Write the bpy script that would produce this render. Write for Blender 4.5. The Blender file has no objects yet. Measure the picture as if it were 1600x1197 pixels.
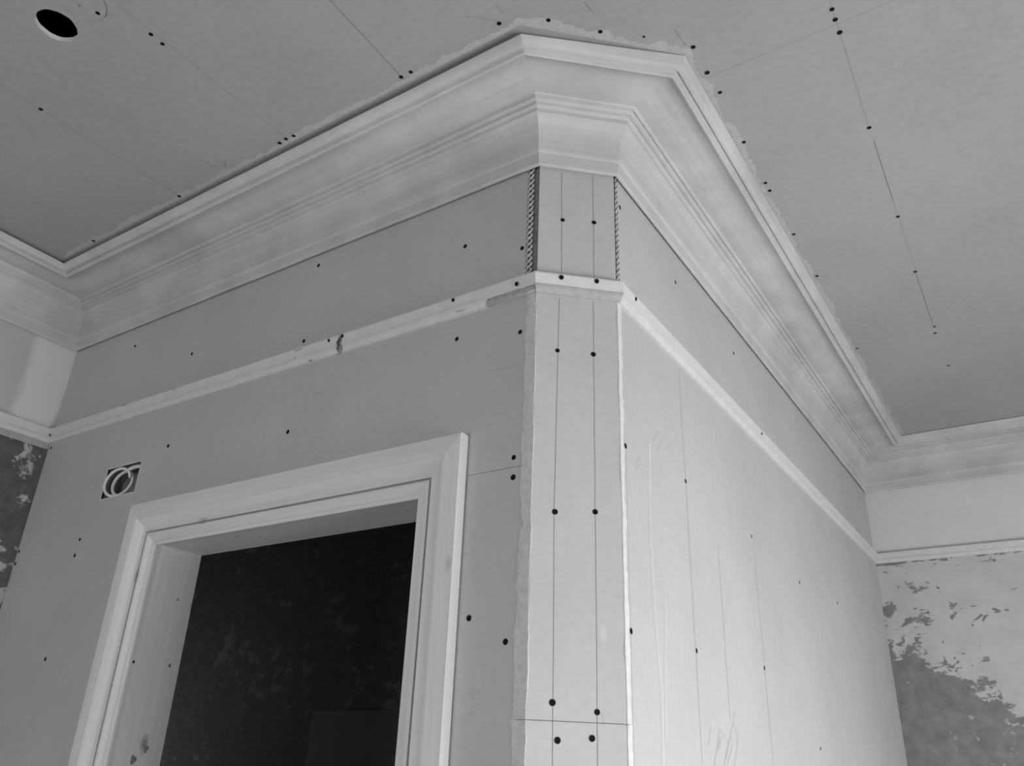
import bpy, math, random
from mathutils import Vector, Matrix

scene = bpy.context.scene
COL = scene.collection
RND = random.Random(7)

# ------------------------------------------------------------------ camera
CAM = Vector((0.8579, -1.3614, 1.5))
YAW, PITCH, ROLL = math.radians(33.946), math.radians(25.535), math.radians(2.199)
F_PX = 1274.3
fw = Vector((-math.sin(YAW) * math.cos(PITCH), math.cos(YAW) * math.cos(PITCH), math.sin(PITCH)))
rt = Vector((math.cos(YAW), math.sin(YAW), 0))
up = rt.cross(fw)
r2 = rt * math.cos(ROLL) + up * math.sin(ROLL)
u2 = up * math.cos(ROLL) - rt * math.sin(ROLL)
cam_d = bpy.data.cameras.new('camera')
cam_d.sensor_fit = 'HORIZONTAL'
cam_d.sensor_width = 36
cam_d.lens = F_PX / 1600 * 36
cam_d.clip_start = 0.02
cam = bpy.data.objects.new('camera', cam_d)
COL.objects.link(cam)
M = Matrix.Identity(4)
for i in range(3):
    M[i][0], M[i][1], M[i][2], M[i][3] = r2[i], u2[i], -fw[i], CAM[i]
cam.matrix_world = M
scene.camera = cam

# ------------------------------------------------------------------ world, daylight, exposure
world = bpy.data.worlds.new('overcast_sky')
scene.world = world
world.use_nodes = True
world.node_tree.nodes['Background'].inputs[0].default_value = (0.8, 0.8, 0.8, 1)
world.node_tree.nodes['Background'].inputs[1].default_value = 0.6


def area_light(name, loc, rot, sx, sy, power):
    d = bpy.data.lights.new(name, 'AREA')
    d.shape = 'RECTANGLE'
    d.size, d.size_y, d.energy = sx, sy, power
    d.color = (1, 1, 1)
    o = bpy.data.objects.new(name, d)
    COL.objects.link(o)
    o.location = loc
    o.rotation_euler = rot
    return o


# daylight entering by the window in the wall to the right of the camera
WIN_Y0, WIN_Y1, WIN_Z0, WIN_Z1 = -0.85, 1.35, 0.20, 1.32
area_light('window_daylight', (3.00, (WIN_Y0 + WIN_Y1) / 2, (WIN_Z0 + WIN_Z1) / 2),
           (0, math.radians(90), 0), WIN_Z1 - WIN_Z0, WIN_Y1 - WIN_Y0, 146)
# daylight entering by the window in the wall behind the camera
area_light('rear_window_daylight', (-0.4, -3.55, 1.35), (math.radians(90), 0, 0), 1.1, 1.3, 48)
# added fill lamp, no window there, lifts the dark room beyond the doorway
area_light('beyond_fill', (-4.05, 0.85, 1.5), (0, math.radians(-90), 0), 0.6, 0.5, 9)

vs = scene.view_settings
vs.view_transform = 'Standard'
vs.look = 'None'
vs.exposure = 0.0
vs.gamma = 1.0
vs.use_curve_mapping = False

# ------------------------------------------------------------------ main dimensions (metres)
LA = 2.034                  # left end of the door wall
C1, C2 = 0.1416, 0.1289     # far end of the chamfer
RY = 3.0074                 # far wall on the right
ZC = 3.056                  # ceiling
XW, YB = 2.8, -3.3         # window wall, back wall
T = 0.0125                  # plasterboard thickness
TH = 0.155                  # wall thickness at the door
CW = math.hypot(C1, C2)
TG = Vector((C1 / CW, C2 / CW, 0))
N45 = Vector((C2 / CW, -C1 / CW, 0))


# ------------------------------------------------------------------ node materials
class NT:
    def __init__(self, name, rough=0.8):
        self.m = bpy.data.materials.new(name)
        self.m.use_nodes = True
        self.t = self.m.node_tree
        self.b = self.t.nodes['Principled BSDF']
        self.b.inputs['Roughness'].default_value = rough
        self.b.inputs['Specular IOR Level'].default_value = 0.25
        self.co = self.t.nodes.new('ShaderNodeTexCoord').outputs['Object']

    def n(self, typ, **kw):
        nd = self.t.nodes.new(typ)
        for k, v in kw.items():
            setattr(nd, k, v)
        return nd

    def put(self, sock, v):
        if hasattr(v, 'links') or isinstance(v, bpy.types.NodeSocket):
            self.t.links.new(v, sock)
        else:
            sock.default_value = v

    def mapping(self, scale, loc=(0, 0, 0)):
        mp = self.n('ShaderNodeMapping')
        self.t.links.new(self.co, mp.inputs['Vector'])
        mp.inputs['Scale'].default_value = scale
        mp.inputs['Location'].default_value = loc
        return mp.outputs[0]

    def noise(self, scale, detail=4, vec=None, rough=0.55, dist=0.0):
        nd = self.n('ShaderNodeTexNoise')
        self.put(nd.inputs['Vector'], vec if vec is not None else self.co)
        nd.inputs['Scale'].default_value = scale
        nd.inputs['Detail'].default_value = detail
        nd.inputs['Roughness'].default_value = rough
        nd.inputs['Distortion'].default_value = dist
        return nd.outputs['Fac']

    def ramp(self, v, lo, hi, a=0.0, b=1.0):
        nd = self.n('ShaderNodeMapRange')
        nd.clamp = True
        self.put(nd.inputs[0], v)
        for i, x in enumerate((lo, hi, a, b)):
            nd.inputs[1 + i].default_value = x
        return nd.outputs[0]

    def math(self, op, a, b=0.0, clamp=False):
        nd = self.n('ShaderNodeMath', operation=op, use_clamp=clamp)
        self.put(nd.inputs[0], a)
        self.put(nd.inputs[1], b)
        return nd.outputs[0]

    def mix(self, f, a, b):
        nd = self.n('ShaderNodeMix', data_type='FLOAT')
        self.put(nd.inputs[0], f)
        self.put(nd.inputs[2], a)
        self.put(nd.inputs[3], b)
        return nd.outputs[0]

    def axis(self, i):
        s = self.n('ShaderNodeSeparateXYZ')
        self.t.links.new(self.co, s.inputs[0])
        return s.outputs[i]

    def grey(self, v):
        c = self.n('ShaderNodeCombineColor')
        for i in range(3):
            self.put(c.inputs[i], v)
        self.t.links.new(c.outputs[0], self.b.inputs['Base Color'])

    def bump(self, h, dist=0.001, strength=0.5):
        nd = self.n('ShaderNodeBump')
        nd.inputs['Distance'].default_value = dist
        nd.inputs['Strength'].default_value = strength
        self.put(nd.inputs['Height'], h)
        self.t.links.new(nd.outputs[0], self.b.inputs['Normal'])


def m_flat(name, v, rough=0.8, var=0.06, scale=14):
    k = NT(name, rough)
    k.grey(k.ramp(k.noise(scale), 0.3, 0.7, v * (1 - var), v * (1 + var)))
    return k.m


def m_board(name, v):
    """paper-faced plasterboard: even grey with cloudy smudges and a few pale rubs"""
    k = NT(name, 0.75)
    base = k.ramp(k.noise(2.2, 3), 0.3, 0.7, v * 0.95, v * 1.05)
    fine = k.ramp(k.noise(60, 2), 0.3, 0.7, -0.012, 0.012)
    rub = k.ramp(k.noise(13, 4, vec=k.mapping((1, 1, 0.45), (3, 1, 2)), rough=0.6), 0.71, 0.78)
    a = k.math('ADD', base, fine)
    k.grey(k.mix(k.math('MULTIPLY', rub, 0.55), a, min(0.8, v * 1.35)))
    k.bump(k.noise(35, 3), 0.0006, 0.25)
    return k.m


def m_plaster(name, v, axis):
    """run plaster: drag streaks along the run, cloudy damp patches"""
    k = NT(name, 0.85)
    sc = [1.6 if a in axis else 60 for a in (0, 1, 2)]
    st = k.noise(1.0, 4, vec=k.mapping(sc), rough=0.6)
    streak = k.ramp(st, 0.3, 0.7, -0.035, 0.035)
    cloud = k.ramp(k.noise(4.5, 5, rough=0.6), 0.32, 0.68, v * 0.87, v * 1.10)
    spot = k.ramp(k.noise(26, 3), 0.70, 0.76)
    k.grey(k.mix(k.math('MULTIPLY', spot, 0.35), k.math('ADD', cloud, streak), v * 0.7))
    k.bump(k.math('ADD', st, k.math('MULTIPLY', k.noise(70, 3), 0.5)), 0.0012, 0.35)
    return k.m


def m_wood(name, v, axis):
    """bare pine: fine grain along one axis, a few knots"""
    k = NT(name, 0.6)
    sc = [45, 45, 45]
    sc[axis] = 1.3
    g = k.noise(1.0, 4, vec=k.mapping(sc), rough=0.55, dist=0.6)
    sc2 = [9, 9, 9]
    sc2[axis] = 0.8
    g2 = k.noise(1.0, 3, vec=k.mapping(sc2, (4, 2, 1)), dist=0.8)
    a = k.math('ADD', k.ramp(g, 0.3, 0.7, v * 0.91, v * 1.04), k.ramp(g2, 0.3, 0.7, -0.035, 0.035))
    kn = k.n('ShaderNodeTexVoronoi')
    sk = [7.5, 7.5, 7.5]
    sk[axis] = 3.6
    k.put(kn.inputs['Vector'], k.mapping(sk, (0.37, 0.2, 0.61)))
    kn.inputs['Scale'].default_value = 1.0
    knot = k.ramp(kn.outputs['Distance'], 0.035, 0.11, 0.8, 0.0)
    k.grey(k.mix(knot, a, v * 0.3))
    k.bump(g, 0.0006, 0.25)
    return k.m


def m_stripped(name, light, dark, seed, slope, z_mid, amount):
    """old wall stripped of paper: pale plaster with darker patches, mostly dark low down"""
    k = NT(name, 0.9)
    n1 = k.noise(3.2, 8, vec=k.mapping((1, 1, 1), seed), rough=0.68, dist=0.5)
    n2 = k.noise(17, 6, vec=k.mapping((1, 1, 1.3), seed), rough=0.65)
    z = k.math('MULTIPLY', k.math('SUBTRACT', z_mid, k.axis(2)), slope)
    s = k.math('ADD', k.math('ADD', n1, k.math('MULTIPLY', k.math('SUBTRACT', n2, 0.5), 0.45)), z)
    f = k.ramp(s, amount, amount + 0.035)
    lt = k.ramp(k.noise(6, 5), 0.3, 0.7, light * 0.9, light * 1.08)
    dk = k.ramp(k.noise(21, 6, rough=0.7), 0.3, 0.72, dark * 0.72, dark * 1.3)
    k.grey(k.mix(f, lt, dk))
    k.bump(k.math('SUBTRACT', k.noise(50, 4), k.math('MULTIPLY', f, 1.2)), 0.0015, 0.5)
    return k.m


MAT = dict(
    board_front=m_board('plasterboard_paper', 0.50),
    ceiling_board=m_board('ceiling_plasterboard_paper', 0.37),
    core=m_flat('masonry', 0.25),
    gypsum=m_flat('gypsum_edge', 0.66, 0.9, 0.08, 50),
    gypsum_dull=m_flat('gypsum_edge_dusty', 0.60, 0.9, 0.10, 70),
    chalk=m_flat('filler_drag', 0.545, 0.9, 0.05, 20),
    pencil_c=m_flat('pencil_ceiling', 0.17, 0.6, 0.2, 80),
    pencil_cf=m_flat('pencil_ceiling_faint', 0.255, 0.7, 0.1, 80),
    corn_x=m_plaster('cornice_plaster_x', 0.55, (0,)),
    corn_y=m_plaster('cornice_plaster_y', 0.55, (1,)),
    corn_d=m_plaster('cornice_plaster_d', 0.55, (0, 1)),
    smear=m_flat('plaster_smear', 0.46, 0.9, 0.08, 60),
    frieze_r=m_board('skimmed_frieze', 0.70),
    rail=m_flat('primed_rail', 0.64, 0.6, 0.05, 30),
    rail_dark=m_flat('rail_darker_lower_edge', 0.42, 0.75, 0.10, 60),
    raw=m_flat('bare_timber', 0.42, 0.8, 0.12, 60),
    wood_x=m_wood('pine_along_x', 0.72, 0),
    wood_z=m_wood('pine_along_z', 0.76, 2),
    wall_l=m_stripped('stripped_wall_left', 0.50, 0.12, (0.4, 7.7, 1.3), -0.05, 2.0, 0.40),
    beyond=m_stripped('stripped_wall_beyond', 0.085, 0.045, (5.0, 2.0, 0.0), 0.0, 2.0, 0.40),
    screw=m_flat('black_screw', 0.012, 0.5, 0.1, 200),
    torn=m_flat('torn_paper', 0.42, 0.9, 0.1, 300),
    pencil=m_flat('pencil_dark', 0.20, 0.6, 0.2, 80),
    pencil_f=m_flat('pencil_faint', 0.38, 0.7, 0.1, 80),
    bead=m_flat('galvanised_bead', 0.20, 0.5, 0.3, 90),
    bead_hi=m_flat('galvanised_mesh', 0.50, 0.45, 0.25, 120),
    void=m_flat('dark_void', 0.03),
    white=m_flat('white_plastic', 0.78, 0.4, 0.03, 20),
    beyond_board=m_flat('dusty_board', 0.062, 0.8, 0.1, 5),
    knot=m_flat('pine_knot', 0.24, 0.7, 0.3, 120),
    steel=m_flat('back_box_steel', 0.20, 0.5, 0.1, 40),
    floor=m_flat('floor_boards', 0.40, 0.7, 0.15, 6),
    wallp=m_flat('plain_plaster', 0.52, 0.9, 0.08, 4),
)
# stripped plaster on the right wall: dark old coat low down along a sloping tide line, scattered patches above it
_k = NT('stripped_wall_right', 0.9)
_x, _z = _k.axis(0), _k.axis(2)
_n1 = _k.noise(5.0, 7, vec=_k.mapping((1, 1, 1.5), (2.3, 0, 5.1)), rough=0.62, dist=0.4)
_n2 = _k.noise(22, 6, vec=_k.mapping((1, 1, 1.6), (1.3, 0, 2.1)), rough=0.65, dist=0.5)
_zb = _k.math('SUBTRACT', 2.05, _k.math('MULTIPLY', _k.math('SUBTRACT', _x, 0.215), 0.46))
_g1 = _k.ramp(_k.math('SUBTRACT', _zb, _z), -0.10, 0.10, -0.10, 0.20)
_g2 = _k.ramp(_x, 0.14, 0.62, 0.105, -0.02)
_g3 = _k.ramp(_z, 2.482, 2.496, 0.0, 0.16)
_s = _k.math('ADD', _k.math('ADD', _n1, _k.math('MULTIPLY', _k.math('SUBTRACT', _n2, 0.5), 0.55)), _k.math('ADD', _k.math('ADD', _g1, _g2), _g3))
_n3 = _k.noise(11, 4, vec=_k.mapping((1, 1, 2.0), (0.6, 0, 3.7)), rough=0.6, dist=0.7)
_f = _k.math('MAXIMUM', _k.ramp(_s, 0.548, 0.575), _k.ramp(_k.math('ADD', _n3, _k.ramp(_x, 0.15, 0.8, 0.03, -0.04)), 0.625, 0.645))
_f = _k.math('MULTIPLY', _f, _k.ramp(_k.noise(24, 4, vec=_k.mapping((1, 1, 1), (7, 1, 3))), 0.66, 0.70, 1.0, 0.45))
_k.grey(_k.mix(_f, _k.ramp(_k.noise(6, 5), 0.3, 0.7, 0.51, 0.61), _k.ramp(_k.noise(16, 6, rough=0.7), 0.3, 0.72, 0.19, 0.30)))
_k.bump(_k.math('SUBTRACT', _k.noise(50, 4), _k.math('MULTIPLY', _f, 1.2)), 0.0015, 0.5)
MAT['wall_r'] = _k.m
MAT['screw'].node_tree.nodes['Principled BSDF'].inputs['Specular IOR Level'].default_value = 0.05
# a paler band of fresh filler beside the corner on the left frieze
_k = NT('frieze_left_filler', 0.85)
_y = _k.math('ADD', _k.axis(1), _k.math('MULTIPLY', _k.math('SUBTRACT', _k.noise(12, 3), 0.5), 0.05))
_a = _k.ramp(_k.noise(3, 3), 0.3, 0.7, 0.49, 0.54)
_k.grey(_k.mix(_k.ramp(_y, -0.165, -0.135), _a, 0.70))
MAT['frieze_l'] = _k.m
# glass that lets daylight through
_g = bpy.data.materials.new('window_glass')
_g.use_nodes = True
_t = _g.node_tree
_tr = _t.nodes.new('ShaderNodeBsdfTransparent')
_gl = _t.nodes.new('ShaderNodeBsdfGlossy')
_gl.inputs['Roughness'].default_value = 0.02
_mx = _t.nodes.new('ShaderNodeMixShader')
_mx.inputs[0].default_value = 0.06
_t.links.new(_tr.outputs[0], _mx.inputs[1])
_t.links.new(_gl.outputs[0], _mx.inputs[2])
_t.links.new(_mx.outputs[0], _t.nodes['Material Output'].inputs['Surface'])
MAT['glass'] = _g


# ------------------------------------------------------------------ mesh builder
class MB:
    def __init__(self):
        self.v, self.f, self.mi = [], [], []

    def add(self, pts, faces, mi=0):
        o = len(self.v)
        self.v += [tuple(p) for p in pts]
        for f in faces:
            self.f.append([o + i for i in f])
            self.mi.append(mi)

    def box(self, x0, x1, y0, y1, z0, z1, mi=0):
        p = [(x, y, z) for z in (z0, z1) for y in (y0, y1) for x in (x0, x1)]
        self.add(p, [(0, 2, 3, 1), (4, 5, 7, 6), (0, 1, 5, 4), (2, 6, 7, 3), (0, 4, 6, 2), (1, 3, 7, 5)], mi)

    def prism(self, poly, z0, z1, mi=0):
        n = len(poly)
        self.add([(x, y, z0) for x, y in poly] + [(x, y, z1) for x, y in poly],
                 [tuple(range(n - 1, -1, -1)), tuple(range(n, 2 * n))] +
                 [(i, (i + 1) % n, n + (i + 1) % n, n + i) for i in range(n)], mi)

    def tube(self, path, r, seg=8, closed=False, mi=0):
        P = [Vector(p) for p in path]
        n = len(P)
        rings = []
        ref = Vector((0.31, 0.2, 0.93))
        for i, p in enumerate(P):
            a = P[(i - 1) % n] if (closed or i > 0) else P[0]
            b = P[(i + 1) % n] if (closed or i < n - 1) else P[-1]
            d = (b - a).normalized()
            s = d.cross(ref).normalized()
            t = s.cross(d).normalized()
            ref = t
            rings.append([p + (s * math.cos(2 * math.pi * k / seg) + t * math.sin(2 * math.pi * k / seg)) * r
                          for k in range(seg)])
        pts = [q for ring in rings for q in ring]
        fs = []
        for i in range(n if closed else n - 1):
            j = (i + 1) % n
            for k in range(seg):
                l = (k + 1) % seg
                fs.append((i * seg + k, i * seg + l, j * seg + l, j * seg + k))
        if not closed:
            fs.append(tuple(range(seg - 1, -1, -1)))
            fs.append(tuple((n - 1) * seg + k for k in range(seg)))
        self.add(pts, fs, mi)

    def mesh(self, name, mats, smooth=None):
        me = bpy.data.meshes.new(name)
        me.from_pydata(self.v, [], self.f)
        for m in (mats if isinstance(mats, (list, tuple)) else [mats]):
            me.materials.append(m)
        me.polygons.foreach_set('material_index', self.mi)
        import bmesh
        bm = bmesh.new()
        bm.from_mesh(me)
        bmesh.ops.recalc_face_normals(bm, faces=bm.faces)
        bm.to_mesh(me)
        bm.free()
        if smooth is not None:
            me.polygons.foreach_set('use_smooth', [True] * len(me.polygons))
            me.set_sharp_from_angle(angle=math.radians(smooth))
        me.update()
        return me

    def build(self, name, mats, parent=None, smooth=None):
        o = bpy.data.objects.new(name, self.mesh(name, mats, smooth))
        COL.objects.link(o)
        o.parent = parent
        return o


def tag(o, label, cat, kind=None, group=None):
    o['label'] = label
    o['category'] = cat
    if kind:
        o['kind'] = kind
    if group:
        o['group'] = group
    return o


def empty(name, loc=(0, 0, 0)):
    o = bpy.data.objects.new(name, None)
    COL.objects.link(o)
    o.location = loc
    return o


def sheet(name, to3, us, vs_, holes, thick, mat, parent, round_hole=None, edge=None):
    """board with rectangular holes; to3(u, v, d) gives the point at depth d behind the face.
    round_hole = (u, v, radius, half side of the square cell around it)"""
    us, vs_ = list(us), list(vs_)
    for h in holes:
        us += h[:2]
        vs_ += h[2:]
    if round_hole:
        cu, cv, rr, hs = round_hole
        us += [cu - hs, cu + hs]
        vs_ += [cv - hs, cv + hs]
    u0, u1, v0, v1 = min(us), max(us), min(vs_), max(vs_)
    us = sorted(set(round(x, 5) for x in us))
    vs_ = sorted(set(round(x, 5) for x in vs_))

    def solid(i, j):
        if not (0 <= i < len(us) - 1 and 0 <= j < len(vs_) - 1):
            return False
        a, b = (us[i] + us[i + 1]) / 2, (vs_[j] + vs_[j + 1]) / 2
        return not any(h[0] < a < h[1] and h[2] < b < h[3] for h in holes)

    mb = MB()
    for i in range(len(us) - 1):
        for j in range(len(vs_) - 1):
            if not solid(i, j):
                continue
            a, b, c, d = us[i], us[i + 1], vs_[j], vs_[j + 1]
            if round_hole and a - 1e-4 <= cu <= b and c <= cv <= d and abs((a + b) / 2 - cu) < 1e-3:
                K = 48
                inn, out = [], []
                for k in range(K):
                    t = 2 * math.pi * k / K
                    ct, st = math.cos(t), math.sin(t)
                    s = hs / max(abs(ct), abs(st))
                    wob = rr * (1 + 0.012 * math.sin(5 * t + 1) + 0.008 * math.sin(11 * t))
                    inn.append((cu + ct * wob, cv + st * wob))
                    out.append((cu + ct * s, cv + st * s))
                pts = [to3(*p, 0) for p in inn] + [to3(*p, 0) for p in out] + \
                      [to3(*p, thick) for p in inn] + [to3(*p, thick) for p in out]
                for k in range(K):
                    l = (k + 1) % K
                    mb.add([pts[k], pts[l], pts[K + l], pts[K + k]], [(0, 1, 2, 3)])
                    mb.add([pts[2 * K + k], pts[2 * K + l], pts[3 * K + l], pts[3 * K + k]], [(3, 2, 1, 0)])
                    mb.add([pts[k], pts[l], pts[2 * K + l], pts[2 * K + k]], [(0, 1, 2, 3)], 1)
                continue
            mb.add([to3(a, c, 0), to3(b, c, 0), to3(b, d, 0), to3(a, d, 0)], [(0, 1, 2, 3)])
            mb.add([to3(a, c, thick), to3(b, c, thick), to3(b, d, thick), to3(a, d, thick)], [(3, 2, 1, 0)])
            for (di, dj, e) in ((-1, 0, ((a, c), (a, d))), (1, 0, ((b, c), (b, d))),
                                (0, -1, ((a, c), (b, c))), (0, 1, ((a, d), (b, d)))):
                if not solid(i + di, j + dj):
                    p, q = e
                    mb.add([to3(*p, 0), to3(*q, 0), to3(*q, thick), to3(*p, thick)], [(0, 1, 2, 3)], 1)
    o = mb.build(name, [mat, MAT['gypsum'] if edge is None else edge], parent)
    import bmesh
    bm = bmesh.new()
    bm.from_mesh(o.data)
    bmesh.ops.remove_doubles(bm, verts=bm.verts, dist=1e-5)
    bmesh.ops.recalc_face_normals(bm, faces=bm.faces)
    bm.to_mesh(o.data)
    bm.free()
    return o


# surface frames: (u, v, depth behind the face) -> world
def on_front(u, v, d=0): return Vector((u, d, v))                       # u = x, v = z
def on_side(u, v, d=0): return Vector((C1 - d, u, v))                   # u = y, v = z
def on_corner(u, v, d=0): return Vector((TG.x * u - N45.x * d, TG.y * u - N45.y * d, v))
def on_ceiling(u, v, d=0): return Vector((u, v, ZC + d))


# ------------------------------------------------------------------ the setting: shell
DX0, DX1, DZ = -1.284, -0.265, 2.078      # structural opening behind the lining
mb = MB()
for a, b, c, d in ((-4.1, DX0, 0, 3.3), (DX1, -0.02, 0, 3.3), (DX0, DX1, DZ, 3.3)):
    if a == -4.1:
        # leave the recess for the back box
        bx = (-1.612, -1.425, 2.228, 2.338)
        mb.box(a, bx[0], T + .0005, TH, c, d)
        mb.box(bx[1], b, T + .0005, TH, c, d)
        mb.box(bx[0], bx[1], T + .0005, TH, c, bx[2])
        mb.box(bx[0], bx[1], T + .0005, TH, bx[3], d)
        mb.box(bx[0], bx[1], 0.07, TH, bx[2], bx[3])
    else:
        mb.box(a, b, T + .0005, TH, c, d)
wall_front = mb.build('wall_front', MAT['core'])
tag(wall_front, 'plasterboarded wall with the trimmed doorway, left of the chamfered corner', 'wall', 'structure')

mb = MB()
q0, q1 = on_corner(0.005, 0, T + .0005), on_corner(CW - 0.005, 0, T + .0005)
q2, q3 = on_corner(CW - 0.03, 0, 0.12), on_corner(0.03, 0, 0.12)
mb.prism([(q.x, q.y) for q in (q0, q1, q2, q3)], 0, 3.3)
wall_corner = mb.build('wall_corner', MAT['core'])
tag(wall_corner, 'narrow chamfered corner strip of plasterboard between the doorway wall and the side wall', 'wall', 'structure')

mb = MB()
mb.box(C1 - 0.12, C1 - T - .0005, C2 + 0.012, RY, 0, 3.3)
wall_side = mb.build('wall_side', MAT['core'])
tag(wall_side, 'brightly lit plasterboarded wall receding right of the chamfered corner', 'wall', 'structure')


def two_tone(name, quad_low, quad_high, mats, label):
    mb = MB()
    mb.box(*quad_low, 0)
    mb.box(*quad_high, 1)
    o = mb.build(name, mats)
    return tag(o, label, 'wall', 'structure')


wall_left = two_tone('wall_left', (-LA - 0.15, -LA, YB, T, 0, 2.525), (-LA - 0.15, -LA, YB, T, 2.525, 3.3),
                     [MAT['wall_l'], MAT['frieze_l']],
                     'old dark stripped wall at the far left edge, paler above its rail')
wall_right = two_tone('wall_right', (C1 - 0.12, XW, RY, RY + 0.15, 0, 2.525), (C1 - 0.12, XW, RY, RY + 0.15, 2.525, 3.3),
                      [MAT['wall_r'], MAT['frieze_r']],
                      'far wall at right with patchy stripped plaster below a pale frieze')
mb = MB()
for a, b, c, d in ((YB, WIN_Y0, 0, 3.3), (WIN_Y1, RY + 0.15, 0, 3.3), (WIN_Y0, WIN_Y1, 0, WIN_Z0), (WIN_Y0, WIN_Y1, WIN_Z1, 3.3)):
    mb.box(XW, XW + 0.15, a, b, c, d)
tag(mb.build('wall_window', MAT['wallp']), 'plain wall with the window, out of view to the right', 'wall', 'structure')
mb = MB()
for a, b, c, d in ((-LA - 0.15, -1.05, 0, 3.3), (0.25, XW + 0.15, 0, 3.3), (-1.05, 0.25, 0, 0.8), (-1.05, 0.25, 1.9, 3.3)):
    mb.box(a, b, YB - 0.15, YB, c, d)
tag(mb.build('wall_back', MAT['wallp']), 'plain wall with a small window, behind the camera', 'wall', 'structure')
mb = MB()
mb.box(-4.25, XW + 0.15, YB - 0.15, RY + 0.15, -0.1, 0)
tag(mb.build('floor', MAT['floor']), 'bare boarded floor below the view', 'floor', 'structure')


def window(name, horiz, a0, a1, z0, z1, pos, label):
    r = empty(name)
    tag(r, label, 'window', 'structure')

    def bx(u0, u1, w0, w1, d0, d1):
        m = MB()
        if horiz:
            m.box(u0, u1, pos + d0, pos + d1, w0, w1)
        else:
            m.box(pos + d0, pos + d1, u0, u1, w0, w1)
        return m
    for u0, u1, w0, w1 in ((a0, a0 + .05, z0, z1), (a1 - .05, a1, z0, z1), (a0, a1, z0, z0 + .05), (a0, a1, z1 - .05, z1)):
        bx(u0, u1, w0, w1, 0.03, 0.09).build('window_frame', MAT['white'], r)
    zm = (z0 + z1) / 2
    bx(a0 + .05, a1 - .05, zm - .02, zm + .02, 0.03, 0.09).build('meeting_rail', MAT['white'], r)
    for w0, w1 in ((z0 + .05, zm - .02), (zm + .02, z1 - .05)):
        bx(a0 + .05, a1 - .05, w0, w1, 0.055, 0.059).build('pane', MAT['glass'], r)


window('window_1', False, WIN_Y0, WIN_Y1, WIN_Z0, WIN_Z1, XW, 'sash window lighting the room from the right')
window('window_2', True, -1.05, 0.25, 0.8, 1.9, YB - 0.12, 'small sash window behind the camera')

# dim room beyond the doorway
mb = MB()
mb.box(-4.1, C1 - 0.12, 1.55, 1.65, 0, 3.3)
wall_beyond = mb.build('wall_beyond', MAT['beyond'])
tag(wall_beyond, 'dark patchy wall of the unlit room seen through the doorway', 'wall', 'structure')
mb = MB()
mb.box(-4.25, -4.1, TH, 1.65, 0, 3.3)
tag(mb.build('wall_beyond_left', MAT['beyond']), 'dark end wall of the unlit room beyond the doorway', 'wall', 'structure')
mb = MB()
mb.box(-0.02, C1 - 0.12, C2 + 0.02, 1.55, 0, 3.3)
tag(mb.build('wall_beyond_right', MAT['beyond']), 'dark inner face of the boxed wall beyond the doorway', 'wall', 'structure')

# ceiling: deck with boards below it
mb = MB()
mb.box(-4.25, XW + 0.15, YB - 0.15, RY + 0.15, 3.3, 3.36)
ceiling = mb.build('ceiling', MAT['void'])
tag(ceiling, 'unpainted plasterboard ceiling with screws and pencil lines', 'ceiling', 'structure')
gap = 0.0006
HOLE = (-0.8405, -0.8240, 0.0458, 0.12)
cuts = [YB - 0.1, -1.48, 0.115, 1.705, RY + 0.1]
for i in range(4):
    sheet('plasterboard_panel', on_ceiling, (-4.15, XW + 0.1), (cuts[i] + 0.00025, cuts[i + 1] - 0.00025), [], T,
          MAT['ceiling_board'], ceiling, HOLE if i == 1 else None, MAT['gypsum'] if i == 1 else MAT['core'])

# boards on the door wall
SEAM = 2.0835
box_hole = (-1.606, -1.431, 2.234, 2.332)
sheet('plasterboard_panel', on_front, (-LA + .001, -0.02), (SEAM + gap, ZC), [box_hole, (-0.033, -0.02, 2.545, ZC)], T, MAT['board_front'], wall_front)
sheet('plasterboard_panel', on_front, (-LA + .001, DX0), (0, SEAM + gap - 0.00015), [], T, MAT['board_front'], wall_front)
sheet('plasterboard_panel', on_front, (DX1, -0.02), (0, SEAM - gap), [], T, MAT['board_front'], wall_front)
# boards on the chamfer
CSEAM = 1.5885
for z0, z1 in ((0, CSEAM - gap), (CSEAM + gap, 2.523), (2.524, ZC)):
    sheet('plasterboard_panel', on_corner, (0.001, CW - 0.001), (z0, z1), [], T, MAT['board_front'], wall_corner)
# boards on the side wall
for z0, z1, u0 in ((0, 2.523, C2 + 0.012), (2.524, ZC, C2 + 0.018)):
    sheet('plasterboard_panel', on_side, (u0, RY - .001), (z0, z1), [], T, MAT['board_front'], wall_side)

# ------------------------------------------------------------------ cut plaster edges along the chamfer
def edge_strip(to3, u_in, u_out, z0, z1, parent, seed, name='cut_plaster_edge', mat='gypsum', rag=0.0022):
    rr = random.Random(seed)
    n = int((z1 - z0) / 0.007)
    mb = MB()
    a = b = 0.0
    rows = []
    for i in range(n + 1):
        z = z0 + (z1 - z0) * i / n
        a = a * 0.75 + rr.uniform(-rag, rag) + (rr.uniform(-2.5, 1.2) * rag if rr.random() < 0.12 else 0)
        b = b * 0.85 + rr.uniform(-rag, rag) * 0.42
        rows.append((to3(u_in + a, z, 0.0005), to3(u_in + a, z, -0.0009), to3(u_out + b, z, -0.0011), to3(u_out + b, z, 0.006)))
    pts = [p for r in rows for p in r]
    fs = []
    for i in range(n):
        for k in range(3):
            fs.append((4 * i + k, 4 * i + k + 1, 4 * i + 4 + k + 1, 4 * i + 4 + k))
    mb.add(pts, fs)
    return mb.build(name, MAT[mat], parent)


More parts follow.
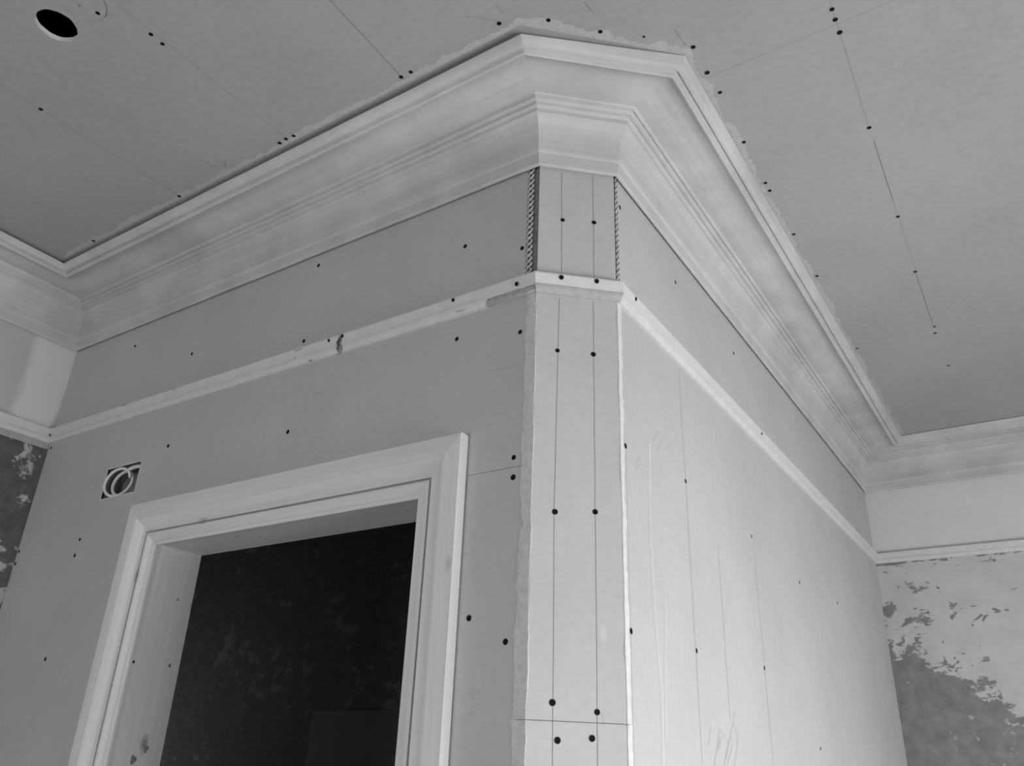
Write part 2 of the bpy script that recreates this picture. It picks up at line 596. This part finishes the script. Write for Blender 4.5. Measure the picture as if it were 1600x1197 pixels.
edge_strip(on_front, -0.0265, 0.0005, 0.0, CSEAM - .0004, wall_front, 3, mat='gypsum_dull')
edge_strip(on_front, -0.0260, 0.0005, CSEAM + .0004, 2.505, wall_front, 4, mat='gypsum_dull')
edge_strip(on_side, C2 + 0.019, C2 - 0.0005, 0.0, CSEAM - .0004, wall_side, 5)
edge_strip(on_side, C2 + 0.018, C2 - 0.0005, CSEAM + .0004, 2.505, wall_side, 6)


# metal angle bead left showing in the frieze
def angle_bead(to3, u_in, u_out, z0, z1, parent, sgn):
    mb = MB()
    n = 40
    pts, fs = [], []
    for i in range(n + 1):
        z = z0 + (z1 - z0) * i / n
        for u, d in ((u_in, 0.004), ((u_in + u_out) / 2, 0.006), (u_out, 0.003)):
            pts.append(to3(u, z, d))
    for i in range(n):
        for k in range(2):
            fs.append((3 * i + k, 3 * i + k + 1, 3 * i + 4 + k, 3 * i + 3 + k))
    mb.add(pts, fs)
    o = mb.build('angle_bead', MAT['bead'], parent)
    # twisted strands of the expanded mesh wing
    w = abs(u_out - u_in)
    mid = u_in + (u_out - u_in) * 0.3
    for ph in (0, math.pi):
        m2 = MB()
        m2.tube([to3(mid + w * 0.20 * math.sin(k * 0.44 + ph), z0 + (z1 - z0) * k / 150, 0.0012 - 0.0022 * math.cos(k * 0.44 + ph))
                 for k in range(151)], 0.0026, 5)
        m2.build('mesh_strand', MAT['bead_hi'], o, 60)
    return o


angle_bead(on_front, -0.034, 0.0, 2.53, 2.878, wall_front, 1)
angle_bead(on_side, C2 + 0.019, C2, 2.53, 2.878, wall_side, -1)

# ------------------------------------------------------------------ mouldings run round the room
PATH = [Vector((-LA, YB)), Vector((-LA, 0)), Vector((0, 0)), Vector((C1, C2)), Vector((C1, RY)), Vector((XW, RY))]
NRM = [Vector((1, 0)), Vector((0, -1)), Vector((N45.x, N45.y)), Vector((1, 0)), Vector((0, -1))]


def plan(i, p):
    """corner i of the path, offset p from the walls with a mitre"""
    if i == 0:
        return PATH[0] + NRM[0] * p
    if i == 5:
        return PATH[5] + NRM[4] * p
    a, b = NRM[i - 1], NRM[i]
    return PATH[i] + (a + b) * (p / (1 + a.dot(b)))


def smooth_prof(pts, sub):
    out = []
    n = len(pts)
    for i in range(n - 1):
        p0, p1, p2, p3 = pts[max(i - 1, 0)], pts[i], pts[i + 1], pts[min(i + 2, n - 1)]
        for k in range(sub):
            t = k / sub
            out.append(tuple(0.5 * (2 * p1[c] + (p2[c] - p0[c]) * t + (2 * p0[c] - 5 * p1[c] + 4 * p2[c] - p3[c]) * t * t +
                                    (3 * p1[c] - p0[c] - 3 * p2[c] + p3[c]) * t ** 3) for c in (0, 1)))
    out.append(pts[-1])
    return out


def cornice(h):
    """section of the plaster cornice; h is the open joint left under the ceiling"""
    return [(0.0, 2.882), (0.0055, 2.882), (0.006, 2.868), (0.011, 2.868), (0.014, 2.872), (0.0155, 2.903), (0.0185, 2.907)] + \
        smooth_prof([(0.020, 2.910), (0.022, 2.940), (0.027, 2.968), (0.037, 2.992), (0.048, 3.006)], 3) + \
        [(0.051, 3.005), (0.052, 3.014), (0.061, 3.018), (0.063, 3.0155), (0.064, 3.024), (0.074, 3.028), (0.077, 3.024), (0.0785, 3.033)] + \
        smooth_prof([(0.082, 3.036), (0.110, 3.034), (0.145, 3.037), (0.172, 3.036), (0.192, 3.029), (0.203, 3.020)], 4) + \
        [(0.206, 3.019), (0.211, 3.021), (0.214, 3.028), (0.222, 3.030), (0.223, 3.024), (0.231, 3.024), (0.238, 3.028),
         (0.243, ZC - h - 0.006), (0.246, ZC - h), (0.224, ZC - h + 0.0003), (0.222, ZC), (0.0, ZC)]


JOINT = [0.0030, 0.014, 0.0170, 0.0035, 0.0030, 0.0030]     # open joint at each corner of the path


def run(i, prof, name, mat, parent=None, nseg=1, wob=0.0, seed=1, t0=0.0, t1=1.0, end_cut=None, smooth=34, prof1=None):
    rr = random.Random(seed)
    mb = MB()
    n = len(prof)
    pts = []
    for s in range(nseg + 1):
        t = t0 + (t1 - t0) * s / nseg
        jp, jz = rr.uniform(-wob, wob), rr.uniform(-wob, wob)
        if s in (0, nseg):
            jp = jz = 0
        for k, (p, z) in enumerate(prof):
            if prof1:
                p, z = p + (prof1[k][0] - p) * t, z + (prof1[k][1] - z) * t
            q = plan(i, p).lerp(plan(i + 1, p), t)
            d = (PATH[i + 1] - PATH[i]).normalized()
            if end_cut and s == 0 and end_cut[0]:
                q = q + d * rr.uniform(-end_cut[0], end_cut[0])
            if end_cut and s == nseg and end_cut[1]:
                q = q + d * rr.uniform(-end_cut[1], end_cut[1])
            f = 1.0 if 0.004 < p else 0.0
            q = q + NRM[i] * (jp * f)
            pts.append((q.x, q.y, z + jz * f * (0 if z > ZC - 0.002 else 1)))
    fs = []
    for s in range(nseg):
        for k in range(n):
            l = (k + 1) % n
            fs.append((s * n + k, s * n + l, (s + 1) * n + l, (s + 1) * n + k))
    fs.append(tuple(range(n)))
    fs.append(tuple(nseg * n + k for k in range(n - 1, -1, -1)))
    mb.add(pts, fs)
    return mb.build(name, mat, parent, smooth)


corn = [('corn_y', 16, 'plaster cornice along the left wall, at the left edge'),
        ('corn_x', 22, 'wide plaster cornice above the doorway wall'),
        ('corn_d', 3, 'short mitred length of plaster cornice over the chamfered corner'),
        ('corn_y', 26, 'long plaster cornice receding along the bright side wall'),
        ('corn_x', 18, 'plaster cornice along the far right wall')]
for i, (mt, ns, lab) in enumerate(corn):
    o = run(i, cornice(JOINT[i]), 'trim_%d' % (i + 1), MAT[mt], nseg=ns, wob=0.0004, seed=20 + i, prof1=cornice(JOINT[i + 1]))
    tag(o, lab, 'cornice', 'structure')
    # ragged smear of plaster left on the ceiling along the cornice
    if i in (1, 2, 3):
        rr = random.Random(90 + i)
        a, b = plan(i, 0.248), plan(i + 1, 0.248)
        L = (b - a).length
        n = max(8, int(L / 0.007))
        w = 0.5
        pts, fs = [], []
        for s in range(n + 1):
            w = min(1, max(0.0, w * 0.82 + 0.07 + rr.uniform(-0.26, 0.26)))
            width = (0.004 + 0.020 * w) * (1.25 if i == 2 else 1)
            t = s / n
            pin = (0.253 + 0.003 * t, 0.256 - 0.011 * t, 0.245)[i - 1]
            q = plan(i, pin).lerp(plan(i + 1, pin), t)
            e = plan(i, pin + 0.002 + width).lerp(plan(i + 1, pin + 0.002 + width), t)
            pts += [(q.x, q.y, ZC - 0.0006), (e.x, e.y, ZC - 0.0003), (e.x, e.y, ZC + 0.001)]
        for s in range(n):
            for k in range(2):
                fs.append((3 * s + k, 3 * s + k + 1, 3 * s + 4 + k, 3 * s + 3 + k))
        m = MB()
        m.add(pts, fs)
        m.build('plaster_smear', MAT['smear'], o)

RAIL = [(0.0, 2.500), (0.007, 2.5005), (0.0085, 2.503), (0.0135, 2.5125), (0.0135, 2.5150), (0.0165, 2.5160), (0.0165, 2.5185), (0.0150, 2.5200),
        (0.0165, 2.529), (0.0195, 2.540), (0.0205, 2.545), (0.0195, 2.5485), (0.017, 2.549), (0.0, 2.549)]
RAIL_CHIP = [(0.0, 2.505), (0.006, 2.506), (0.007, 2.5165), (0.0145, 2.5185), (0.0150, 2.5200),
             (0.0165, 2.529), (0.0195, 2.540), (0.0205, 2.545), (0.0195, 2.5485), (0.017, 2.549), (0.0, 2.549)]
rl = ['white picture rail on the left wall above dark stripped plaster',
      'chipped white picture rail across the doorway wall, cracked through near its middle',
      'short white picture rail across the chamfered corner with two screws',
      'white picture rail receding along the bright side wall',
      'white picture rail along the far right wall above patchy plaster']
rails = []
for i in range(5):
    if i == 1:
        o = empty('trim_7')
        tag(o, rl[i], 'picture rail', 'structure')
        X = lambda x: (x + LA) / LA
        run(1, RAIL, 'rail_length', MAT['rail'], o, 10, 0.0003, 41, 0, X(-0.628), (0, 0.006), 20)
        run(1, RAIL, 'rail_length', MAT['rail'], o, 4, 0.0003, 42, X(-0.609), X(-0.137), (0.004, 0.003), 20)
        run(1, RAIL_CHIP, 'rail_length', MAT['rail'], o, 2, 0.0002, 43, X(-0.137), 1.0, (0.002, 0), 20)
        m = MB()
        for k in range(8):      # bare timber core showing under the chipped length
            x0, x1 = -0.134 + k * 0.0168, -0.134 + (k + 1) * 0.0168
            m.box(x0, x1, -0.0115 - 0.0012 * (k % 3), -0.0005, 2.502 + 0.0008 * (k % 2), 2.514)
        m.build('bare_core', MAT['raw'], o)
        m = MB()
        m.box(-0.655, -0.60, -0.004, -0.0003, 2.502, 2.556)
        m.build('rail_backing', MAT['raw'], o)
        # splits and gouges in the rail
        for x, z, w, h in ((-0.7666, 2.5418, 0.034, 0.0035), (-0.782, 2.520, 0.006, 0.012), (-0.2101, 2.5085, 0.028, 0.0012),
                           (-1.5798, 2.5455, 0.03, 0.004), (-1.32, 2.545, 0.006, 0.006), (-0.72, 2.5005, 0.012, 0.003)):
            m = MB()
            d = 0.0152 + max(0, z - 2.52) * 0.22 if z > 2.516 else 0.0122
            m.add([(x - w / 2, -d, z - h / 2), (x + w / 2, -d - .0006, z - h * .1), (x + w * .45, -d - .0006, z + h / 2), (x - w * .4, -d, z + h * .3),
                   (x, -d + 0.006, z)], [(0, 1, 2, 3), (0, 1, 4), (1, 2, 4), (2, 3, 4), (3, 0, 4)])
            m.build('gouge', MAT['pencil'], o)
    else:
        o = run(i, RAIL, 'trim_%d' % (6 + i), MAT['rail'], None, 12 if i != 2 else 2, 0.0003, 40 + i, smooth=20, t1=1.022 if i == 2 else 1.0)
        tag(o, rl[i], 'picture rail', 'structure')
        if i == 2:      # its lower moulding gets a darker tone than the face above
            o.data.materials.append(MAT['rail_dark'])
            for pg in o.data.polygons:
                if pg.center.z < 2.519 and len(pg.vertices) == 4:
                    pg.material_index = 1
    rails.append(o)
# band of older paint under the left rail
m = MB()
m.box(-LA - 0.0001, -LA + 0.0012, -1.4, -0.001, 2.478, 2.501)
m.build('paint_band', MAT['raw'], wall_left)

# ------------------------------------------------------------------ doorway
door = empty('door_1', (-0.775, 0, 0))
tag(door, 'open doorway with moulded pine architrave into a dark room', 'doorway', 'structure')
IX0, IX1, IZ = -1.253, -0.296, 2.048       # inner edges of the architrave
AW = 0.1285
ARCH = [(0.004, 0.0), (0.004, 0.0035), (0, 0.004), (0, 0.028), (0.002, 0.030), (0.0185, 0.0305), (0.044, 0.0305), (0.0455, 0.0288), (0.047, 0.0295)] + \
    smooth_prof([(0.048, 0.0292), (0.056, 0.0255), (0.066, 0.0185), (0.076, 0.0160), (0.084, 0.0168)], 3) + \
    [(0.0868, 0.0160), (0.0872, 0.0030), (0.0922, 0.0030)] + \
    smooth_prof([(0.0924, 0.0155), (0.096, 0.0172), (0.102, 0.0162), (0.109, 0.0108), (0.115, 0.0075)], 3) + \
    [(0.117, 0.0065), (0.119, 0.0085), (0.1265, 0.0080), (AW, 0.0065), (AW, 0)]


def arch_piece(a, b, na, nb, mat):
    """a, b: ends as functions of the distance d from the outer edge"""
    mb = MB()
    n = len(ARCH)
    pts = [(a(d)[0], -t, a(d)[1]) for d, t in ARCH] + [(b(d)[0], -t, b(d)[1]) for d, t in ARCH]
    mb.add([(p[0] + 0.775, p[1], p[2]) for p in pts],
           [(k, (k + 1) % n, n + (k + 1) % n, n + k) for k in range(n)] + [tuple(range(n)), tuple(range(2 * n - 1, n - 1, -1))])
    return mb.build(na, mat, door, 35)


g2 = 0.0004
arch_piece(lambda d: (IX0 - AW + d, IZ + AW - d), lambda d: (IX1 + AW - d, IZ + AW - d), 'architrave_head', None, MAT['wood_x'])
arch_piece(lambda d: (IX0 - AW + d, 0), lambda d: (IX0 - AW + d, IZ + AW - d - g2), 'architrave_leg', None, MAT['wood_z'])
arch_piece(lambda d: (IX1 + AW - d, 0), lambda d: (IX1 + AW - d, IZ + AW - d - g2), 'architrave_leg', None, MAT['wood_z'])
LX0, LX1, LZ = IX0 - 0.006, IX1 + 0.006, IZ + 0.006
for x0, x1, z0, z1, nm, mt in ((LX0 - 0.024, LX0, 0, LZ, 'jamb_lining', 'wood_z'), (LX1, LX1 + 0.024, 0, LZ, 'jamb_lining', 'wood_z'),
                               (LX0 - 0.024, LX1 + 0.024, LZ, LZ + 0.023, 'head_lining', 'wood_x')):
    m = MB()
    m.box(x0 + 0.775, x1 + 0.775, 0.0005, TH + 0.001, z0, z1)
    m.build(nm, MAT[mt], door)
# knots on the linings and legs
def knot(p, ax_u, ax_v, ru, rv, mat='screw'):
    m = MB()
    K = 12
    nrm = Vector(ax_u).cross(Vector(ax_v)).normalized() * 0.0004
    c = Vector(p) - Vector((-0.775, 0, 0))
    pts = [c + nrm]
    for k in range(K):
        t = 2 * math.pi * k / K
        w = 1 + 0.25 * math.sin(3 * t + ru * 900)
        pts.append(c + nrm * 0.6 + Vector(ax_u) * (ru * w * math.cos(t)) + Vector(ax_v) * (rv * w * math.sin(t)))
    m.add(pts, [(0, 1 + k, 1 + (k + 1) % K) for k in range(K)])
    m.build('knot', MAT[mat], door)

for y, z, r in ((0.1241, 1.7375, 0.0045), (0.1041, 1.5242, 0.0075), (0.0731, 1.4969, 0.0085), (0.1072, 1.9159, 0.003)):
    knot((LX0, y, z), (0, 1, 0), (0, 0, 1), r, r * 1.3, 'knot')
knot((LX0, 0.012, 1.7341), (0, 1, 0), (0, 0, 1), 0.0035, 0.004)
for x, y, r in ((-0.973, 0.0486, 0.008), (-0.9119, 0.0779, 0.006), (-0.9203, 0.1033, 0.008), (-0.64, 0.07, 0.004), (-0.3894, 0.0664, 0.006)):
    knot((x, y, LZ), (0, 1, 0), (1, 0, 0), r * 0.35, r, 'knot')
knot((-1.2935, -0.0079, 1.55), (1, 0, 0), (0, 0, 1), 0.0022, 0.022)

# recessed electrical box with a coil of cable
bxr = empty('electrical_back_box', (-1.5185, 0, 2.283))
tag(bxr, 'small recessed electrical box with a loop of white cable, left above the doorway', 'electrical box')
bx0, bx1, bz0, bz1 = -0.0875, 0.0875, -0.049, 0.049
m = MB()
m.box(bx0, bx1, 0.052, 0.054, bz0, bz1)
m.box(bx0, bx0 + .002, 0.006, 0.052, bz0, bz1)
m.box(bx1 - .002, bx1, 0.006, 0.052, bz0, bz1)
m.box(bx0, bx1, 0.006, 0.052, bz0, bz0 + .002)
m.box(bx0, bx1, 0.006, 0.052, bz1 - .002, bz1)
m.build('box_body', MAT['steel'], bxr)
m = MB()
fr = 0.005
for a, b, c, d in ((bx0 - fr, bx1 + fr, bz1, bz1 + fr), (bx0 - fr, bx1 + fr, bz0 - fr, bz0), (bx0 - fr, bx0, bz0, bz1), (bx1, bx1 + fr, bz0, bz1)):
    m.box(a, b, -0.0018, 0.006, c, d)
m.build('rim', MAT['gypsum_dull'], bxr)
pts = []
for k in range(44):
    t = 2 * math.pi * k / 36 + 0.2
    q = k / 43
    pts.append((-0.020 + 0.060 * math.cos(t), -0.003 + 0.006 * math.cos(t) + 0.012 * q, -0.003 + (0.0455 - 0.003 * q) * math.sin(t)))
m = MB()
m.tube(pts, 0.0048, 8)
m.build('cable_loop', MAT['white'], bxr, 60)
pts = []
for k in range(22):
    t = math.pi * (0.45 + k / 21 * 1.0)
    pts.append((-0.012 + 0.058 * math.cos(t), 0.018, -0.002 + 0.040 * math.sin(t)))
m = MB()
m.tube(pts, 0.0055, 8)
m.build('cable_loop', MAT['white'], bxr, 60)
m = MB()
m.tube([(0.010 + 0.072 * k / 14, 0.006 + 0.004 * k / 14, 0.030 + 0.010 * math.sin(0.3 + k / 14 * 2.2)) for k in range(15)], 0.0062, 8)
m.build('cable_tail', MAT['white'], bxr, 60)

# ------------------------------------------------------------------ screws
def screw_mesh():
    m = MB()
    K = 12
    rings = ((0.0072, 0.0001, 1), (0.0062, 0.0008, 1), (0.0058, 0.0008, 0), (0.0032, 0.0006, 0))
    pts = [(r * math.cos(2 * math.pi * k / K), r * math.sin(2 * math.pi * k / K), h) for r, h, _ in rings for k in range(K)]
    pts.append((0, 0, 0.0005))
    m.v = pts
    for j in range(3):
        for k in range(K):
            l = (k + 1) % K
            m.f.append([j * K + k, j * K + l, (j + 1) * K + l, (j + 1) * K + k])
            m.mi.append(1 if j == 0 else 0)
    for k in range(K):
        m.f.append([3 * K + k, 3 * K + (k + 1) % K, 4 * K])
        m.mi.append(0)
    return m.mesh('screw', [MAT['screw'], MAT['torn']])


SCREW = screw_mesh()


def screws(parent, to3, pts, out=0.0, tilt=None, scale=1.0):
    o0, ou, ov = to3(0, 0, 0), to3(1, 0, 0), to3(0, 1, 0)
    u, v = (ou - o0), (ov - o0)
    n = (to3(0, 0, -1) - o0)
    if u.cross(v).dot(n) < 0:
        u = -u
    for (a, b) in pts:
        o = bpy.data.objects.new('screw', SCREW)
        COL.objects.link(o)
        o.parent = parent
        p = to3(a, b, -out)
        k = scale * RND.uniform(0.85, 1.05)
        R = Matrix((u, v, n)).transposed().to_4x4()
        if tilt:
            R = R @ Matrix.Rotation(tilt, 4, 'X')
        o.matrix_basis = Matrix.Translation(p) @ R @ Matrix.Diagonal((k, k, k if k < 1 else 1, 1))


screws(ceiling, on_ceiling, [(-0.6666, -0.6908), (-0.6677, -0.6584), (-1.1415, -0.693), (-0.7205, -0.7936), (-0.6847, -0.2700),
    (-0.6572, -0.2720), (-0.6295, -0.2700), (-0.239, -0.2790), (-0.2078, -0.2790), (0.06, -0.2857), (0.1614, -0.2344), (0.2475, -0.1445),
    (0.4133, 0.0077), (0.4133, 0.0984), (0.4173, 0.1757), (0.7142, 0.0679), (0.7136, 0.0995), (0.7136, 0.1406), (0.7055, 0.4918),
    (0.6989, 0.9258), (0.6922, 1.2673), (0.6905, 1.692), (0.6846, 1.7457), (0.4095, 0.3784), (0.4075, 0.5726), (0.4075, 0.6127),
    (0.4070, 0.8591), (0.4070, 1.1338), (0.4070, 1.7321), (0.6896, 2.061), (-1.5886, -0.262), (-1.8572, -0.262), (-1.1323, -0.2653)], 0.0006)
screws(ceiling, on_ceiling, [(0.3271, -0.0792)], 0.0006, scale=0.6)
screws(wall_front, on_front, [(-1.6439, 2.7929), (-1.2967, 2.674), (-0.7624, 2.8317), (-0.2183, 2.7078), (-0.0438, 2.6406),
    (-0.7725, 2.5808), (-0.2234, 2.4396), (-0.0409, 2.4089), (-0.7768, 2.3045), (-1.3096, 2.3608), (-1.6658, 2.1124), (-1.6707, 2.0624),
    (-1.68, 1.7551), (-0.1406, 1.7778), (-0.0502, 1.7277), (-0.0462, 2.1052), (-0.046, 2.0608), (-2.0143, 2.4814), (-2.0222, 2.1115),
    (-2.0237, 2.0708)])
screws(wall_corner, on_corner, [(0.0598, 2.7165), (0.1382, 2.721), (0.051, 2.3565), (0.1335, 2.3566), (0.0497, 1.9838), (0.1344, 1.9907),
    (0.0493, 1.6198), (0.1344, 1.607), (0.0597, 1.5561), (0.1243, 1.5619)])
screws(wall_side, on_side, [(0.1585, 2.7951), (0.5098, 2.7683), (0.1535, 2.15), (0.156, 1.7603), (0.497, 2.1736), (0.5016, 1.7671),
    (1.0004, 2.1553), (0.9917, 2.7622), (1.4896, 2.1151), (2.0231, 2.1398), (1.0047, 1.7854), (1.5108, 1.6016)])
RT = math.radians(16)
screws(rails[1], on_front, [(-0.2282, 2.5405), (-0.0426, 2.528), (-0.6484, 2.5400), (-0.5987, 2.5405), (-2.0081, 2.5230)], 0.0199, RT, 0.85)
screws(rails[2], on_corner, [(0.054, 2.5385), (0.1382, 2.5395)], 0.0197, RT, 1.05)
screws(rails[3], on_side, [(0.1936, 2.5385), (1.1558, 2.534)], 0.0195, RT, 0.8)


# ------------------------------------------------------------------ pencil lines, joints and scribbles
def stroke(parent, to3, pts, w, mat, name='pencil_line'):
    m = MB()
    n = len(pts)
    L = []
    for i in range(n):
        a, b = Vector(pts[max(i - 1, 0)]), Vector(pts[min(i + 1, n - 1)])
        d = (b - a).normalized()
        s = Vector((-d.y, d.x)) * (w / 2)
        p = Vector(pts[i])
        L += [to3(p.x + s.x, p.y + s.y, -0.0003), to3(p.x - s.x, p.y - s.y, -0.0003)]
    m.add(L, [(2 * i, 2 * i + 1, 2 * i + 3, 2 * i + 2) for i in range(n - 1)])
    return m.build(name, MAT[mat], parent)


def wavy(a, b, n, amp, seed):
    r = random.Random(seed)
    a, b = Vector(a), Vector(b)
    d = (b - a).normalized()
    s = Vector((-d.y, d.x))
    return [tuple(a.lerp(b, i / n) + s * (r.uniform(-amp, amp) if 0 < i < n else 0)) for i in range(n + 1)]


# joist lines on the ceiling
stroke(ceiling, on_ceiling, wavy((-0.2160, -1.2), (-0.2385, -0.262), 12, .0006, 1), 0.0016, 'pencil_c')
stroke(ceiling, on_ceiling, wavy((-0.660, -1.3), (-0.6570, -0.272), 12, .0006, 2), 0.0014, 'pencil_cf')
stroke(ceiling, on_ceiling, wavy((-1.155, -1.2), (-1.1330, -0.265), 12, .0006, 3), 0.0018, 'pencil_cf')
stroke(ceiling, on_ceiling, wavy((0.722, -0.3), (0.7055, 0.4918), 8, .0006, 4), 0.0012, 'pencil_cf')
stroke(ceiling, on_ceiling, wavy((0.7055, 0.55), (0.701, 0.84), 6, .0008, 5), 0.0020, 'pencil_c')
stroke(ceiling, on_ceiling, wavy((0.701, 0.84), (0.694, 1.25), 6, .0006, 6), 0.0012, 'pencil_cf')
stroke(ceiling, on_ceiling, wavy((0.692, 1.28), (0.6865, 1.70), 6, .0006, 7), 0.0020, 'pencil_c')
# short ticks near the chamfer
stroke(ceiling, on_ceiling, [(0.0805, -0.330), (0.083, -0.305)], 0.0014, 'pencil_c')
stroke(ceiling, on_ceiling, [(0.253, -0.235), (0.258, -0.195)], 0.0014, 'pencil_c')
stroke(ceiling, on_ceiling, [(0.395, -0.06), (0.400, -0.005)], 0.0014, 'pencil_c')
stroke(ceiling, on_ceiling, [(0.0, -0.345), (0.03, -0.32), (0.058, -0.292)], 0.001, 'pencil_cf')
# a second downlight position scored but not cut
RC = (-0.7245, -0.8296)
stroke(ceiling, on_ceiling, [(RC[0] + 0.0519 * math.cos(t), RC[1] + 0.0519 * math.sin(t)) for t in [math.radians(-20 + 6 * k) for k in range(18)]],
       0.0022, 'pencil_c', 'scored_circle')
stroke(ceiling, on_ceiling, [(RC[0] + 0.0519 * math.cos(t), RC[1] + 0.0519 * math.sin(t)) for t in [math.radians(82 + 6 * k) for k in range(44)]],
       0.0010, 'pencil_cf', 'scored_circle')
stroke(ceiling, on_ceiling, [(-0.7445, -0.8276), (-0.7325, -0.8285)], 0.0016, 'pencil_c')
stroke(ceiling, on_ceiling, [(-0.7385, -0.834), (-0.7385, -0.822)], 0.0016, 'pencil_c')
# scribble by the cornice
for a, b in (((-0.872, -0.262), (-0.905, -0.315)), ((-0.895, -0.287), (-0.93, -0.300)), ((-0.925, -0.330), (-0.94, -0.300)), ((-0.88, -0.30), (-0.90, -0.28))):
    stroke(ceiling, on_ceiling, [a, b], 0.002, 'pencil_cf')
# stud lines on the chamfer
stroke(wall_corner, on_corner, wavy((0.0560, 2.862), (0.0590, 2.56), 6, .0004, 11), 0.0011, 'pencil')
stroke(wall_corner, on_corner, wavy((0.0540, 2.497), (0.0480, 2.0), 10, .0004, 12), 0.0011, 'pencil')
stroke(wall_corner, on_corner, wavy((0.0480, 2.0), (0.0530, 1.2), 10, .0004, 13), 0.0011, 'pencil')
stroke(wall_corner, on_corner, wavy((0.1365, 2.862), (0.1370, 2.56), 6, .0004, 14), 0.0011, 'pencil')
stroke(wall_corner, on_corner, wavy((0.1345, 2.497), (0.1345, 1.2), 16, .0004, 15), 0.0011, 'pencil')
# stud lines and a sketch on the side wall
stroke(wall_side, on_side, wavy((0.497, 2.49), (0.4985, 1.2), 14, .0015, 16), 0.0022, 'pencil_f')
stroke(wall_side, on_side, wavy((0.700, 2.06), (0.696, 1.63), 6, .0015, 17), 0.0022, 'pencil_f')
stroke(wall_side, on_side, wavy((1.010, 2.1), (1.005, 1.2), 8, .002, 18), 0.0022, 'pencil_f')
stroke(wall_side, on_side, wavy((0.1545, 2.2), (0.156, 1.2), 12, .0006, 19), 0.0008, 'pencil_f')
for pl in ([(0.535, 1.45), (0.5683, 1.5294), (0.6176, 1.6098), (0.6659, 1.578), (0.7181, 1.6299), (0.7409, 1.5926), (0.699, 1.5326), (0.66, 1.46)],
           [(0.6659, 1.578), (0.63, 1.5294), (0.59, 1.46)], [(0.5368, 1.5698), (0.5637, 1.6068)], [(0.6036, 1.5633), (0.631, 1.5942)],
           [(0.592, 1.558), (0.616, 1.59)], [(0.6403, 1.5405), (0.6968, 1.5975)], [(0.655, 1.535), (0.70, 1.58)], [(0.715, 1.638), (0.735, 1.652)]):
    stroke(wall_side, on_side, pl, 0.0022, 'pencil_f', 'pencil_sketch')
for pl in ([(0.3038, 2.2128), (0.33, 2.245), (0.3446, 2.2518)], [(0.33, 2.20), (0.36, 2.24)], [(0.3587, 2.2073), (0.40, 2.235), (0.4224, 2.2542)],
           [(0.1934, 2.1215), (0.2284, 2.148)], [(0.2034, 2.1115), (0.232, 2.135)]):
    stroke(wall_side, on_side, pl, 0.0013, 'pencil_f', 'pencil_sketch')
for pl in ([(-0.130, 1.628), (-0.126, 1.64)], [(-0.122, 1.624), (-0.117, 1.642)], [(-0.113, 1.63), (-0.108, 1.642)], [(-0.125, 1.597), (-0.120, 1.607), (-0.125, 1.61)]):
    stroke(wall_front, on_front, pl, 0.0012, 'pencil_f', 'pencil_sketch')
stroke(wall_front, on_front, wavy((-0.70, 2.405), (-0.665, 2.395), 3, .002, 31), 0.0025, 'pencil_f', 'scuff')
stroke(wall_front, on_front, wavy((-0.12, 2.33), (-0.04, 2.325), 3, .002, 32), 0.0015, 'pencil_f', 'scuff')
# hook-shaped scratch by the lower chamfer screw
stroke(wall_corner, on_corner, [(0.1364, 1.607), (0.143, 1.602), (0.1465, 1.595), (0.147, 1.590)], 0.0010, 'pencil_f', 'scuff')
# pale drag of filler down the side wall
stroke(wall_side, on_side, [(0.285, 2.20), (0.2722, 2.06), (0.2696, 1.9612), (0.2777, 1.8045), (0.2949, 1.6591), (0.2893, 1.5225), (0.29, 1.3)], 0.013, 'chalk', 'filler_streak')
stroke(wall_side, on_side, [(0.335, 1.86), (0.318, 1.70), (0.305, 1.56)], 0.008, 'chalk', 'filler_streak')
# patch board fixed low on the wall of the room beyond
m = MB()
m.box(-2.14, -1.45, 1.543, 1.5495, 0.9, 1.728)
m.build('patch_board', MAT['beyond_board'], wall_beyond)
